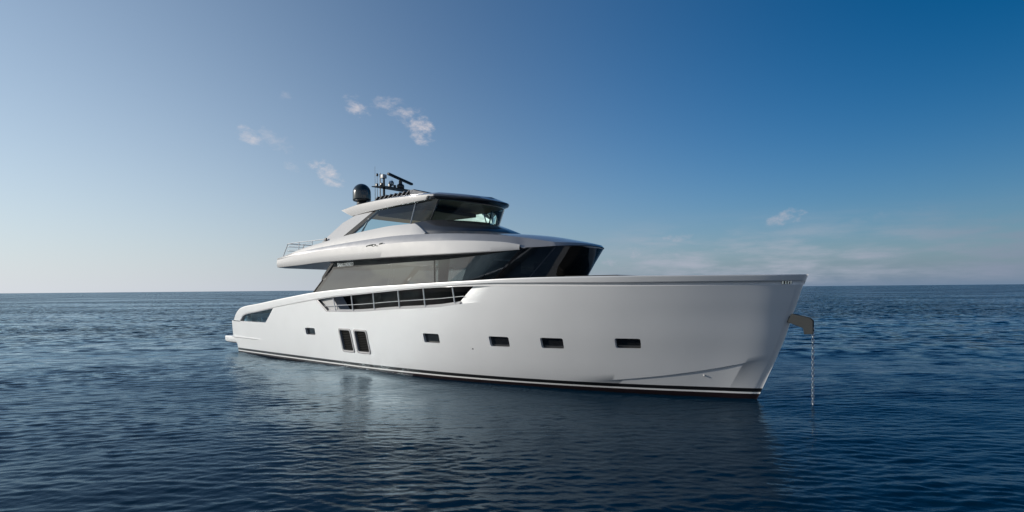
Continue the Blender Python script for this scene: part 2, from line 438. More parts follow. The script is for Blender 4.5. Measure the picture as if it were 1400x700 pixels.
    hh=nt.m('ADD',nt.m('MULTIPLY',h1,.018),nt.m('MULTIPLY',nt.m('MULTIPLY',h2,nt.m('MULTIPLY_ADD',f2,.9,.1)),.10))
    hh=nt.m('ADD',hh,nt.m('MULTIPLY',nt.m('MULTIPLY',h3,f3),.6))
    hh=nt.m('MULTIPLY',hh,nt.m('MULTIPLY_ADD',ruf,.6,.6))
    b=nt.n('ShaderNodeBump'); b.inputs['Strength'].default_value=1.0; b.inputs['Distance'].default_value=1.0
    nt.l(hh,b.inputs['Height'])
    # beyond the reach of the mesh the facets of the unresolved waves tilt the mirror at random
    def col(vec,scale):
        nd=nt.n('ShaderNodeTexNoise'); nt.l(vec,nd.inputs['Vector']); nd.inputs['Scale'].default_value=scale; nd.inputs['Detail'].default_value=3; return nd.outputs['Color']
    rnd=nt.n('ShaderNodeVectorMath',operation='SUBTRACT'); nt.l(col(nt.mapping(pos,(.6,1,1)),1.3),rnd.inputs[0]); rnd.inputs[1].default_value=(.5,.5,.5)
    flat=nt.n('ShaderNodeVectorMath',operation='MULTIPLY'); nt.l(rnd.outputs[0],flat.inputs[0]); flat.inputs[1].default_value=(1,1,0)
    scl=nt.n('ShaderNodeVectorMath',operation='SCALE'); nt.l(flat.outputs[0],scl.inputs[0])
    nt.l(nt.m('MULTIPLY',nt.ss(far.outputs['Value'],14,75,.05,1.0),nt.m('MULTIPLY_ADD',ruf,2.3,1.0)),scl.inputs['Scale'])
    sm=nt.n('ShaderNodeVectorMath',operation='ADD'); nt.l(b.outputs[0],sm.inputs[0]); nt.l(scl.outputs[0],sm.inputs[1])
    nn=nt.n('ShaderNodeVectorMath',operation='NORMALIZE'); nt.l(sm.outputs[0],nn.inputs[0]); [nt.l(nn.outputs[0],q.inputs['Normal']) for q in (glo,fre)]
    me.materials.append(m)
    o=bpy.data.objects.new('sea',me); COL.objects.link(o); o['kind']='structure'
    return o
build_sea()

# ================================================================== the yacht
YAW=R(37.5)
SCALE_ORIGIN=(7.79-28*math.cos(YAW),16.81+28*math.sin(YAW),0)
yacht=bpy.data.objects.new('motor_yacht',None); COL.objects.link(yacht)
yacht.location=SCALE_ORIGIN; yacht.rotation_euler=(0,0,-YAW)
tag(yacht,'white and silver motor yacht with raised flybridge anchored on a calm sea','yacht')

# heights along the hull
z_mid=pch([-.9,3.6,9.71,11.63,14.66,17.18,18.26,19.2,22,30],[1.84,1.86,2.58,2.61,2.78,2.91,3.03,3.11,3.2,3.2])        # top of the hull body / foot of the openings
z_low=pch([.43,.99,2.88,4.6,8.86,9.99,11.72,14.75,17.28,19.03,22,25.3,29.4],[1.79,2.19,2.45,2.67,3.14,3.26,3.37,3.56,3.68,3.705,3.68,3.65,3.65])   # underside of the cap rail
z_cap=smooth_fn(pch([-.45,.03,.68,1.5,2.59,4.92,6.7,8.66,12.82,15.68,17.3,19.42,20.67,22.3,24,27.5,29.6],[1.79,2.32,2.63,2.76,2.86,3.12,3.31,3.5,3.735,3.82,3.87,3.93,3.965,3.985,3.985,3.965,3.96]),-.45,29.6,.12)

def bow_u(n,p=1.7): u=np.linspace(0,1,n); return 1-(1-u)**p
NU=190
def hull_row(zf,xa,n=NU,off=0.0,b=hb):
    """line along the starboard side; zf is a height or a function of x"""
    x=np.linspace(xa,29,4)
    zc=zf if callable(zf) else (lambda q:np.full_like(np.asarray(q,float),zf))
    xe=28.5
    for _ in range(40): xe=.5*xe+.5*float(stem_x(float(zc(np.array([xe]))[0])))
    xs=xa+(xe-xa)*bow_u(n); zs=zc(xs)
    y=np.maximum(b(xs,zs)-off,0); y[-1]=0
    return np.stack([xs,y,zs],1)
def stern_x(z): return float(np.interp(z,[-1,.42,.9,1.9],[-.1,-.12,-.62,-.66]))

def hull_body():
    rows=[]
    rows.append(hull_row(-.6,stern_x(-.6)))
    for z in (-.25,0,.13): rows.append(hull_row(z,stern_x(z)))
    lowf=lambda x: chine_z(x)-.012
    upf=lambda x: chine_z(x)+.012
    rows.append(hull_row(lowf,stern_x(.28))); rows.append(hull_row(upf,stern_x(.3)))
    for t in np.linspace(0,1,13)[1:]:
        f=lambda x,t=t: (chine_z(x)+.012)*(1-t)+z_mid(x)*t
        rows.append(hull_row(f,stern_x(.3+1.54*t)))
    mb=MB().grid(rows); port=mb.mirrored(); mb.add(port)
    S=[r for r in rows]; mirror=lambda r: r*np.array([1,-1,1])
    mb.grid([S[-1],mirror(S[-1])*1.0]); mb.grid([S[0],mirror(S[0])])
    tr=[r[0] for r in S]; mb.grid([tr,[p*np.array([1,-1,1]) for p in tr]])
    return mb

def rounded_quad(c,r,seg=4):
    """round the corners of a quad given in (x,z)"""
    out=[]
    c=[Vector(p) for p in c]
    for i in range(4):
        p=c[i]; a=(c[i-1]-p).normalized(); b=(c[(i+1)%4]-p).normalized()
        q0=p+a*r; q1=p+b*r
        for k in range(seg+1):
            t=k/seg; out.append(tuple((q0*(1-t)**2)+(p*2*t*(1-t))+(q1*t*t)))
    return out
PORTHOLES=[[(7.71,1.745),(8.58,1.745),(8.63,1.41),(7.78,1.41)],[(16.25,1.84),(17.11,1.84),(17.15,1.475),(16.31,1.475)],
           [(19.51,1.855),(20.36,1.855),(20.37,1.485),(19.55,1.485)],[(21.60,1.88),(22.43,1.88),(22.42,1.51),(21.61,1.51)],
           [(24.15,1.935),(24.94,1.935),(24.92,1.605),(24.14,1.605)]]
VENTS=[[(10.62,1.80),(11.50,1.80),(11.74,.77),(10.87,.77)],[(11.77,1.795),(12.68,1.795),(12.89,.78),(11.99,.78)]]
def cut_prism(q,r,depth):
    ring=rounded_quad(q,r)
    n_in=[]; n_out=[]
    for x,z in ring:
        y=float(hb(x,z)); n_in.append((x,y-depth,z)); n_out.append((x,y+.4,z))
    return n_in,n_out
def hull_normals(me):
    """normals from the hull's own formula, so the paint mirrors smoothly around every opening"""
    me.shade_smooth()
    nl=len(me.loops); co=np.empty(len(me.vertices)*3,np.float32); me.vertices.foreach_get('co',co); co=co.reshape(-1,3).astype(float)
    vi=np.empty(nl,np.int32); me.loops.foreach_get('vertex_index',vi)
    x,y,z=co[:,0],-co[:,1],co[:,2]; sg=np.where(y>=0,1,-1)
    e=.02
    bx=(hb(x+e,z)-hb(x-e,z))/(2*e); bz=(hb(x,z+e)-hb(x,z-e))/(2*e)
    n=np.stack([-bx,np.ones_like(bx),-bz],1); n/=np.linalg.norm(n,axis=1)[:,None]
    n=np.stack([n[:,0],-sg*n[:,1],n[:,2]],1)
    ls=np.empty(len(me.polygons),np.int32); lt=np.empty_like(ls); me.polygons.foreach_get('loop_start',ls); me.polygons.foreach_get('loop_total',lt)
    fn=np.empty(len(me.polygons)*3,np.float32); me.polygons.foreach_get('normal',fn); fn=fn.reshape(-1,3)
    fi=np.repeat(np.arange(len(ls)),lt)
    L=n[vi]; F=fn[fi]
    ok=(L*F).sum(1)>.93
    near=np.abs(np.abs(y)-hb(x,z))<.02
    side=ok&near[vi]
    out=np.where(side[:,None],L,F)
    me.normals_split_custom_set([tuple(q) for q in out])

hull_me=make_mesh('hull',hull_body(),M['hull'],smooth=0,weld=2e-4)
hull=bpy.data.objects.new('hull',hull_me); COL.objects.link(hull); hull.parent=yacht
cut=MB()
for q in PORTHOLES: cut.prism(*cut_prism(q,.07,.15))
for q in VENTS: cut.prism(*cut_prism(q,.12,.16))
cut.prism(*cut_prism([(18.68,1.36),(18.76,1.36),(18.76,1.31),(18.68,1.31)],.02,.1))
cut.add(cut.mirrored())
cutter=bpy.data.objects.new('cutter',make_mesh('cutter',cut,None,smooth=0)); COL.objects.link(cutter); cutter.parent=yacht
bo=hull.modifiers.new('holes','BOOLEAN'); bo.operation='DIFFERENCE'; bo.solver='EXACT'; bo.object=cutter
bpy.context.view_layer.update()
dg=bpy.context.evaluated_depsgraph_get()
nm=bpy.data.meshes.new_from_object(hull.evaluated_get(dg))
hull.modifiers.clear(); hull.data=nm; nm.name='hull'
bpy.data.objects.remove(cutter)
if not nm.materials: nm.materials.append(M['hull'])
hull_normals(nm)

# --- bulwarks (the raised sides above the hull body), left open along the side deck and at the stern
TH=.16
def bulwark(xa0,xa1,xb0,xb1,inner_a0,inner_a1,to_stem=False,inner_b=0.0,n=150,rows=7):
    """xa0/xa1: aft edge at the foot / head; inner_*: the aft edge of the inner face"""
    out=[]; inn=[]
    for v in np.linspace(0,1,rows):
        def line(a,bx,off):
            if to_stem:
                zf=lambda x: z_mid(x)*(1-v)+z_low(x)*v
                return hull_row(zf,a,n,off)
            xs=np.linspace(a,bx,n); zs=z_mid(xs)*(1-v)+z_low(xs)*v
            return np.stack([xs,hb(xs,zs)-off,zs],1)
        out.append(line(xa0+(xa1-xa0)*v,xb0+(xb1-xb0)*v,0))
        inn.append(line(inner_a0+(inner_a1-inner_a0)*v,xb0+(xb1-xb0)*v+inner_b,TH))
    mb=MB(); mb.grid(out); mb.grid(inn[::-1])
    mb.grid([[r[0] for r in out],[r[0] for r in inn]]); mb.grid([[r[-1] for r in out],[r[-1] for r in inn]])
    mb.grid([out[-1],inn[-1]]); mb.grid([out[0],inn[0]])
    return mb
def paint_part(name,mb,parent,mat='hull'):
    for q in (mb,mb.mirrored()):
        o=obj(name,q,M[mat],parent,smooth=0,weld=1e-4)
        hull_normals(o.data)
paint_part('bulwark',bulwark(3.62,4.6,9.71,8.86,3.62,4.6),yacht)
paint_part('bulwark',bulwark(19.35,19.92,0,0,18.12,18.96,to_stem=True),yacht)

# --- cap rail: ledge, shadow groove and rounded rail, running down into the stern arch
def cap_rail():
    n=260
    u=np.linspace(0,1,n); s=1-(1-u)**1.25
    def ln(xa,zf,off):
        xe=29.2
        for _ in range(30): xe=.5*xe+.5*float(stem_x(float(zf(np.array([xe]))[0])))
        xe+=.03 if zf is not z_low else 0
        x=xa+(xe-xa)*s; z=zf(x); y=hb(np.minimum(x,xe-.0),z)+off(x)*np.clip((xe-x)/.5,0.05,1); y=np.maximum(y,0.0); y[-1]=0
        return np.stack([x,y,z],1)
    groove=lambda x: np.interp(x,[0,17.5,20,30],[0,0,1,1])
    k=lambda t: (lambda x: z_low(x)*(1-t)+z_cap(x)*t)
    zg=lambda x: z_low(x)+groove(x)*.115+(1-groove(x))*.03
    zl2=lambda x: z_low(x)+.012
    zt=lambda x: z_cap(x)
    zl3=lambda x: z_low(x)+.012+.03*groove(x)
    zg2=lambda x: np.maximum(zg(x)-.012,zl3(x)+.004)
    prof=[(.43,lambda x:z_low(x)-.004,lambda x:-.12+0*x),(.43,lambda x:z_low(x)-.003,lambda x:.002+0*x),(.43,zl3,lambda x:.002-.06*groove(x)),
          (.42,zg2,lambda x:.004-.064*groove(x)),(.41,lambda x:zg(x)+.004,lambda x:.012+.022*groove(x)),
          (.40,lambda x:zg(x)+.012,lambda x:.018+.022*groove(x)),(.40,lambda x:zg(x)+.03,lambda x:.019+.021*groove(x)),(-.34,lambda x:z_cap(x)*.5+zg(x)*.5,lambda x:.019+.021*groove(x)),
          (-.38,lambda x:z_cap(x)-.045,lambda x:.019+.02*groove(x)),(-.40,lambda x:z_cap(x)-.026,lambda x:.018+.02*groove(x)),
          (-.43,lambda x:z_cap(x)-.008,lambda x:.008+.02*groove(x)),(-.44,zt,lambda x:-.012+.01*groove(x)),(-.44,zt,lambda x:-.20+0*x),
          (-.42,lambda x:z_cap(x)-.03,lambda x:-.235+0*x),(.42,lambda x:z_low(x)+.03,lambda x:-.235+0*x),(.43,lambda x:z_low(x)+.0,lambda x:-.21+0*x)]
    rows=[ln(a,zf,of) for a,zf,of in prof]
    mb=MB().grid(rows,cv=True); mb.poly([r[0] for r in rows]); return mb
cr=cap_rail()
both('cap_rail',cr,M['hull'],yacht,smooth=32)

# --- swim platform and its rubbing strake
mb=MB()
pl=[]
for z,ins in ((.47,.22),(.53,.06),(.60,.01),(.80,.0),(.86,.02),(.875,.05)):
    ring=[]
    for (cx,cy) in ((-.1,1),(-1.9,1),(-1.9,-1),(-.1,-1)):
        ring.append((cx+(ins if cx<-1 else 0)*1.6,cy*(3.04-ins*.5),z))
    pl.append(ring)
mb.grid(pl,cu=True); mb.poly(pl[-1]); mb.poly(pl[0][::-1])
obj('swim_platform',mb,M['hull'],yacht,smooth=25)
mb=MB(); xs=np.linspace(-.64,2.87,40); fade=np.clip((2.87-xs)/.5,0,1)
rows=[]
for dz,off in ((.0,-.01),(.02,.055),(.06,.06),(.085,-.01)):
    rows.append(np.stack([xs,hb(xs,.84+dz)+off*np.where(off>0,fade,1),.84+dz+0*xs],1))
mb.grid(rows); mb.poly([r[0] for r in rows]); 
both('rubbing_strake',mb,M['hull'],yacht)
xs_t=stern_x(1.86)
mb=MB()
mb.box((1.55,-3.15,1.87),(1.7,3.15,2.28)); obj('cockpit_coaming',mb,M['white'],yacht,bevel=.03)

# --- portholes and engine-room vents
for q in PORTHOLES:
    inner=rounded_quad(q,.07)
    pane=[(x,float(hb(x,z))-.118,z) for x,z in inner]
    fr=MB(); cx=sum(p[0] for p in q)/4; cz=sum(p[1] for p in q)/4
    ring_o=[(cx+(x-cx)*.985,float(hb(x,z))-.112,cz+(z-cz)*.975) for x,z in inner]
    ring_i=[(cx+(x-cx)*.93,float(hb(x,z))-.112,cz+(z-cz)*.86) for x,z in inner]
    ring_d=[(x,y-.02,z) for x,y,z in ring_i]
    fr.grid([ring_o,ring_i,ring_d],cu=True)
    for sg in (1,-1):
        pm=MB().poly([(cx+(x-cx)*.96,y,cz+(z-cz)*.93) for x,y,z in pane]); f2=MB().add(fr)
        if sg<0: pm=pm.mirrored(); f2=f2.mirrored()
        p=obj('porthole',pm,M['glass_port'],yacht,smooth=0)
        obj('frame',f2,M['rubber'],p,smooth=0)
for q in VENTS:
    ring=rounded_quad(q,.12,6); cx=sum(p[0] for p in q)/4; cz=sum(p[1] for p in q)/4
    def sc_(f,off): return [(cx+(x-cx)*(1-f/.45),float(hb(x,z))+off,cz+(z-cz)*(1-f/.52)) for x,z in ring]
    fr=MB().grid([sc_(-.035,-.01),sc_(-.03,.022),sc_(.0,.03),sc_(.05,.018),sc_(.06,-.05),sc_(.06,-.12)],cu=True)
    gr=MB().poly(sc_(.055,-.115))
    lo=min(p[1] for p in q); hi=max(p[1] for p in q)
    for k in range(11):
        t=(k+.5)/11; z=lo+.09+(hi-lo-.18)*t
        xl=np.interp(z,[q[3][1],q[0][1]],[q[3][0],q[0][0]])+.08; xr=np.interp(z,[q[2][1],q[1][1]],[q[2][0],q[1][0]])-.08
        yl,yr=float(hb(xl,z)),float(hb(xr,z))
        gr.prism([(xl,yl-.10,z-.004),(xr,yr-.10,z-.004),(xr,yr-.045,z-.03),(xl,yl-.045,z-.03)],[(xl,yl-.10,z+.008),(xr,yr-.10,z+.008),(xr,yr-.045,z-.018),(xl,yl-.045,z-.018)])
    for sg in (1,-1):
        a,b=(gr,fr) if sg>0 else (gr.mirrored(),fr.mirrored())
        p=obj('engine_vent',a,M['vent_black'],yacht,smooth=20); obj('frame',b,M['vent_frame'],p,smooth=50)
# small fittings on the bow
def knob(x,z,r,d):
    y=float(hb(x,z)); return MB().tube([(x,y-.03,z),(x,y+d*.6,z),(x,y+d,z)],[r,r,r*.55],14)
obj('hull_fitting',knob(26.61,.75,.028,.03),M['white'],yacht)

# --- side deck opening: dark edge trim aft, bulkhead, stanchions and wire
mb=MB(); e0,e1=(9.71,2.58),(8.86,3.14)
a=[];b=[]
for t in np.linspace(0,1,8):
    x=e0[0]+(e1[0]-e0[0])*t; z=e0[1]+(e1[1]-e0[1])*t; y=float(hb(x,z))
    a.append((x-.03,y-.005,z)); b.append((x+.10,y-.03,z+.005))
mb.grid([a,b,[(p[0]+.02,p[1]-.14,p[2]) for p in b],[(p[0]-.02,p[1]-.14,p[2]) for p in a]],cv=True)
both('opening_trim',mb,M['dark_silver'],yacht)
lo=[];hi=[]
for t in np.linspace(0,1,10):
    x0=9.6+t*1.05; x1=8.8+t*1.2; z0=float(z_mid(x0))+.0; z1=float(z_low(x1))+.02
    lo.append((x0,float(hb(x0,z0))-.17,z0)); hi.append((x1,float(hb(x1,z1))-.17,z1))
mb=MB().grid([lo,hi]); mb.grid([hi[-1:]+[(hi[-1][0],2.82,hi[-1][2])],lo[-1:]+[(lo[-1][0],2.82,lo[-1][2])]])
both('side_deck_bulkhead',mb,M['white'],yacht,smooth=20)
mb=MB(); xs=np.linspace(9.62,18.3,50); zf=z_mid(xs)
mb.grid([np.stack([xs,hb(xs,zf)-.004,zf+.004],1),np.stack([xs,hb(xs,zf)-.03,zf+.015],1),np.stack([xs,hb(xs,zf)-.15,zf+.11],1),np.stack([xs,hb(xs,zf)-.17,zf+.0],1)]); both('sill',mb,M['white'],yacht,smooth=25)
mb=MB(); xs=np.linspace(9.6,19.2,40); zf=z_mid(xs)
mb.grid([np.stack([xs,hb(xs,zf)-.165,zf+.008],1),np.stack([xs,0*xs+2.0,zf+.008],1)]); both('side_deck',mb,M['teak'],yacht,smooth=0)
for x0,x1 in ((10.18,10.35),(11.61,11.70),(13.2,13.24),(14.85,14.89),(16.37,16.42),(17.95,18.02)):
    z1=float(z_low(x0)); z0=float(z_mid(x1))
    y1=float(hb(x0,z1))-.09; y0=float(hb(x1,z0))-.09
    both('stanchion',MB().tube([(x1,y0,z0-.02),(x0,y1,z1+.05)],.026,10),M['rail'],yacht)
pts=[]
for x in np.linspace(9.35,18.5,30):
    z=float(z_mid(x))+.40*float(z_low(x)-z_mid(x))+.02; pts.append((x,float(hb(x,z))-.09,z))
both('guard_wire',MB().tube(pts,.014,6),M['rail'],yacht)

# stern opening: tinted pane below the arch
def stern_pane():
    lo=[];hi=[]
    for x in np.linspace(.75,4.45,24):
        zt=float(z_low(max(x,.43)))+.02
        zb=1.87 if x<3.62 else 1.87+(x-3.62)/.98*.8
        zb=min(zb,zt-.004)
        lo.append((x,float(hb(x,zb))-.07,zb)); hi.append((x,float(hb(x,zt))-.07,zt))
    return MB().grid([lo,hi])
both('bulwark_window',stern_pane(),M['glass_stern'],yacht,smooth=0)
mb=MB()
mb.tube([(2.05,2.93,1.86),(2.02,2.93,2.0),(2.1,2.93,2.09)],[.035,.03,.02],10); mb.tube([(2.45,2.93,1.86),(2.47,2.93,2.0),(2.4,2.93,2.09)],[.035,.03,.02],10); mb.rbox((1.98,2.86,1.85),(2.52,3.0,1.9),.02)
both('fairlead',mb,M['steel'],yacht)

# ---------------------------------------------------------------- main deck house
def seg(a,b,n): return [tuple(np.array(a)*(1-t)+np.array(b)*t) for t in np.linspace(0,1,n)]
ZB,ZT=4.10,5.12
BOT=sample_k([(8.19,2.78),(10.4,2.80),(12.5,2.815),(14.5,2.81),(16.3,2.78),(17.8,2.68),(19.38,2.36),(20.45,1.72)],12)
TOP=sample_k([(9.55,2.78),(11,2.80),(12.6,2.815),(14.5,2.81),(16.3,2.78),(18.3,2.66),(20.55,2.31),(21.55,1.72)],12)
NS=len(BOT)
fb=np.array([(x,y) for x,y,z in front_arc(20.45,1.72,21.67,0,0,2.4,22)])[1:]
ft=np.array([(x,y) for x,y,z in front_arc(21.55,1.72,22.24,0,0,2.4,22)])[1:]
BOT=np.vstack([BOT,fb]); TOP=np.vstack([TOP,ft])
def house(i0,i1,z0=2.6,z1=None,off=0.0,n=6):
    """strip of the deck-house skin between two stations"""
    rows=[]
    i=np.linspace(i0,i1,max(2,int(round(abs(i1-i0)))+1))
    g=np.arange(len(BOT))
    bx,by=np.interp(i,g,BOT[:,0]),np.interp(i,g,BOT[:,1]); tx,ty=np.interp(i,g,TOP[:,0]),np.interp(i,g,TOP[:,1])
    # outward direction in plan
    def nrm(x,y):
        dx,dy=np.gradient(x) if len(x)>2 else np.full(len(x),x[-1]-x[0]),np.gradient(y) if len(y)>2 else np.full(len(y),y[-1]-y[0])
        l=np.hypot(dx,dy)+1e-9; return -dy/l,dx/l
    nx,ny=nrm(bx,by)
    top=ZT+.0*i if z1 is None else (z1(i) if callable(z1) else z1+.0*i)
    for k in np.linspace(0,1,n):
        z=z0+(top-z0)*k; t=(z-ZB)/(ZT-ZB)
        rows.append(np.stack([bx+(tx-bx)*t+nx*off,by+(ty-by)*t+ny*off,z],1))
    return rows
def st_at(xb): return float(np.interp(xb,BOT[:NS,0],np.arange(NS)))
s_m1=st_at(16.3); s_m2=st_at(19.35); s_c=float(NS-1); s_e=len(BOT)-1.0
top_f=lambda i: ZT+.045*np.clip((np.asarray(i)-68)/30,0,1)
both('saloon_window',MB().grid(house(0,s_m1-.25,z1=5.03)),M['glass_dark'],yacht,smooth=50)
both('saloon_window',MB().grid(house(s_m1+.05,s_m2-.6,z1=5.06)),M['glass_clear'],yacht,smooth=50)
both('saloon_window',MB().grid(house(s_m2+.6,s_c-.5,z1=top_f)),M['glass_wheel'],yacht,smooth=50)
W=MB().grid(house(s_c+.2,s_e,z1=top_f)); W.add(W.mirrored())
obj('windscreen',W,M['glass_wheel'],yacht,smooth=60)
def strip(i0,i1,o0,o1,**kw):
    a=house(i0,i1,off=o1,**kw); b=house(i0,i1,off=o0,**kw)
    m=MB().grid(a); m.grid(b[::-1]); m.grid([[r[0] for r in a],[r[0] for r in b]]); m.grid([[r[-1] for r in a],[r[-1] for r in b]]); return m
both('window_mullion',strip(s_m1-.3,s_m1+.1,-.04,.006),M['black'],yacht)
both('window_mullion',strip(s_m2-.75,s_m2+.05,-.05,.012,z1=5.08),M['black'],yacht)
both('window_mullion',strip(s_m2+.25,s_m2+.75,-.05,.008,z1=5.08),M['black'],yacht)
both('corner_post',strip(s_c-.55,s_c+.25,-.06,.010,z1=top_f),M['dark_silver'],yacht)
mb=MB()
a0=house(0,.35,off=.03,z0=3.3,z1=4.98); b0=house(-.0,.35,off=-.2,z0=3.3,z1=4.98)
mb.grid(a0); mb.grid(b0[::-1]); mb.grid([[r[0] for r in a0],[r[0] for r in b0]]); mb.grid([[r[-1] for r in a0],[r[-1] for r in b0]])
both('aft_pillar',mb,M['black'],yacht)
mb=MB()   # black bracket between the overhang and the aft pillar
q=[(9.42,5.0),(9.05,4.95),(8.28,4.28),(8.22,4.13),(8.36,4.14)]
mb.prism([(x,2.84,z) for x,z in q],[(x,2.70,z) for x,z in q]); both('overhang_bracket',mb,M['black'],yacht,bevel=.02)
P0_=house(0,1)
mb=MB().grid([[r[0] for r in P0_],[r[0]*np.array([1,-1,1]) for r in P0_]]); obj('saloon_door',mb,M['glass_dark'],yacht,smooth=0)
# interior
mb=MB(); mb.grid([[(7.3,2.6,2.68),(19.0,2.5,3.14)],[(7.3,-2.6,2.68),(19.0,-2.5,3.14)]]); obj('saloon_floor',mb,M['wood'],yacht,smooth=0)
mb=MB(); mb.box((16.9,-2.2,2.9),(17.05,1.3,4.9)); mb.box((11.2,-2.3,2.75),(14.2,-1.5,3.6)); obj('saloon_joinery',mb,M['wood'],yacht,bevel=.02)
mb=MB(); mb.prism([(18.9,1.9,3.1),(20.3,1.3,3.1),(20.3,-1.3,3.1),(18.9,-1.9,3.1)],[(18.9,1.9,4.2),(20.9,1.3,4.2),(20.9,-1.3,4.2),(18.9,-1.9,4.2)]); obj('wheelhouse_console',mb,M['interior'],yacht,bevel=.03)
# black sheet added over the lower saloon glass so the side-deck opening stays dark
lw=lambda i: z_cap(np.interp(i,np.arange(NS),BOT[:,0][:NS]))-.13
both('opening_dark_sheet',MB().grid(house(1,s_m2-3,z0=2.6,z1=lw,off=.012)),M['lower_dark'],yacht,smooth=50)

# name band
BAND=sample([(9.22,2.83,4.66),(10.8,2.85,4.70),(12.42,2.86,4.75),(14.84,2.85,4.785),(16.32,2.82,4.80),(17.6,2.74,4.85),(18.7,2.64,4.91),(19.7,2.52,4.99),(20.3,2.40,5.05)],60)
BT=BAND.copy(); BT[:,2]=5.06; BT[:,1]-=.004
mb=MB().grid([BT,BAND,BAND-np.array([0,.05,0])]); both('name_band',mb,M['rubber'],yacht,smooth=40)
band_obj=[o for o in yacht.children if o.name=='name_band'][0]
def lettering(txt,x0,x1,zc,size,bold,y,name,parent):
    cu=bpy.data.curves.new(name,'FONT'); cu.body=txt; cu.size=size; cu.align_x='LEFT'; cu.offset=bold; cu.extrude=.004; cu.resolution_u=3; cu.space_character=1.08
    t=bpy.data.objects.new('tmp',cu); COL.objects.link(t); bpy.context.view_layer.update()
    me=bpy.data.meshes.new_from_object(t.evaluated_get(bpy.context.evaluated_depsgraph_get()))
    bpy.data.objects.remove(t); bpy.data.curves.remove(cu)
    co=np.empty(len(me.vertices)*3,np.float32); me.vertices.foreach_get('co',co); co=co.reshape(-1,3)
    w0=co[:,0].min(); wd=co[:,0].max()-w0; h0=co[:,1].min(); hh=co[:,1].max()-h0
    out=np.empty_like(co)
    out[:,0]=x0+(co[:,0]-w0)/wd*(x1-x0); out[:,1]=-(y(out[:,0])+.006+co[:,2]); out[:,2]=zc(out[:,0])+(co[:,1]-h0-hh/2)
    me.vertices.foreach_set('co',out.astype(np.float32).ravel()); me.update()
    me.materials.clear(); me.materials.append(M['letters'])
    o=bpy.data.objects.new(name,me); COL.objects.link(o); o.parent=parent; return o
M['letters']=simple('chrome_lettering',(.85,.85,.84),.3,.6,.3,0,60,.02)
yb=lambda x: np.interp(x,BAND[:,0],BAND[:,1]); zb_=lambda x: np.interp(x,BAND[:,0],(BAND[:,2]+5.0)/2)+.0
lettering('SAN',9.62,10.04,zb_,.22,.010,yb,'lettering',band_obj)
lettering('LORENZO',10.08,10.92,zb_,.22,.004,yb,'lettering',band_obj)

# ---------------------------------------------------------------- upper deck: overhang, side panels, roof
aft=lambda y,z,x0: [(x0-.22,0,z),(x0-.2,1.2,z),(x0-.13,2.4,z)]
E_=[(4.55,3.15,4.90),(6.96,3.25,4.95),(9.28,3.32,5.02),(12.51,3.35,5.03),(15.37,3.30,5.025),(17.37,3.18,5.02),(18.70,2.96,5.03),(19.59,2.70,5.05),(20.38,2.40,5.085)]
E2=[(20.98,2.1,5.13),(21.57,1.75,5.165)]
B_=[(4.50,3.13,5.27),(6.92,3.23,5.46),(8.98,3.29,5.55),(12.45,3.31,5.59),(14.41,3.28,5.60),(15.31,3.25,5.595),(16.90,3.13,5.55),(18.68,2.90,5.45),(19.85,2.6,5.34),(20.40,2.395,5.235)]
A_=[(4.44,3.10,5.33),(6.79,3.15,5.59),(8.78,3.16,5.73),(12.22,3.13,5.88),(14.19,3.08,5.93),(15.09,3.05,5.92),(16.74,2.95,5.86),(18.18,2.74,5.77),(19.35,2.42,5.67),(20.59,1.98,5.48),(21.47,1.72,5.31)]
T_=[(4.37,3.06,5.36),(4.99,3.07,5.45),(6.83,3.05,5.77),(8.99,3.01,6.03),(10.54,2.96,6.21),(11.88,2.92,6.32),(13.92,2.85,6.43),(15.12,2.78,6.42)]
FE=front_arc(21.57,1.75,22.30,5.165,5.21,2.4,20)[1:]
FA=front_arc(21.47,1.72,22.22,5.31,5.29,2.4,20)[1:]
nE=110
Es=sample(E_,nE); Bs=sample(B_,nE)
mid=(Es+Bs)/2; mid[:,1]+=.035*np.linspace(1,.2,nE)
def aftcap(line,k=8):
    x0,y0,z0=line[0]; ys=np.linspace(0,y0,k)[:-1]
    return np.vstack([np.stack([x0-.25*(1-(ys/y0)**3),ys,0*ys+z0],1),line])
lip=Bs+np.array([0,-.05,.012])
both('side_panel',MB().grid([aftcap(l) for l in (Es+np.array([0,-.02,-.035]),Es,mid,Bs,lip)]),M['white'],yacht,smooth=30)
# silver band above the panel, running forward as the roof's edge
n2=150
As=sample(A_,n2)
lowpts=[tuple(p) for p in sample([(x,y-.045,z-.01) for x,y,z in B_],70)]
E2s=[tuple(p) for p in sample([E_[-1]]+E2,24)]
LO=np.array([p for p in lowpts if p[0]<20.30]+[tuple(p) for p in E2s[2:]])
t=np.linspace(0,1,n2)
lt=np.concatenate([[0],np.cumsum(np.linalg.norm(np.diff(LO,axis=0),axis=1))]); lt/=lt[-1]
LOs=np.stack([np.interp(t,lt,LO[:,i]) for i in range(3)],1)
at=np.concatenate([[0],np.cumsum(np.linalg.norm(np.diff(As,axis=0),axis=1))]); at/=at[-1]
As=np.stack([np.interp(t,at,As[:,i]) for i in range(3)],1)
nf=len(FE)
LOf=np.vstack([LOs,np.array(FE)]); Af=np.vstack([As,np.array(FA)])
half=MB().grid([aftcap(l) for l in (LOf+np.array([0,-.05,.0]),LOf,(LOf*.5+Af*.5)+np.array([.0,.012,.0]),Af)])
split=int(n2*.55)
both('upper_band',half,M['silver'],yacht,smooth=35)
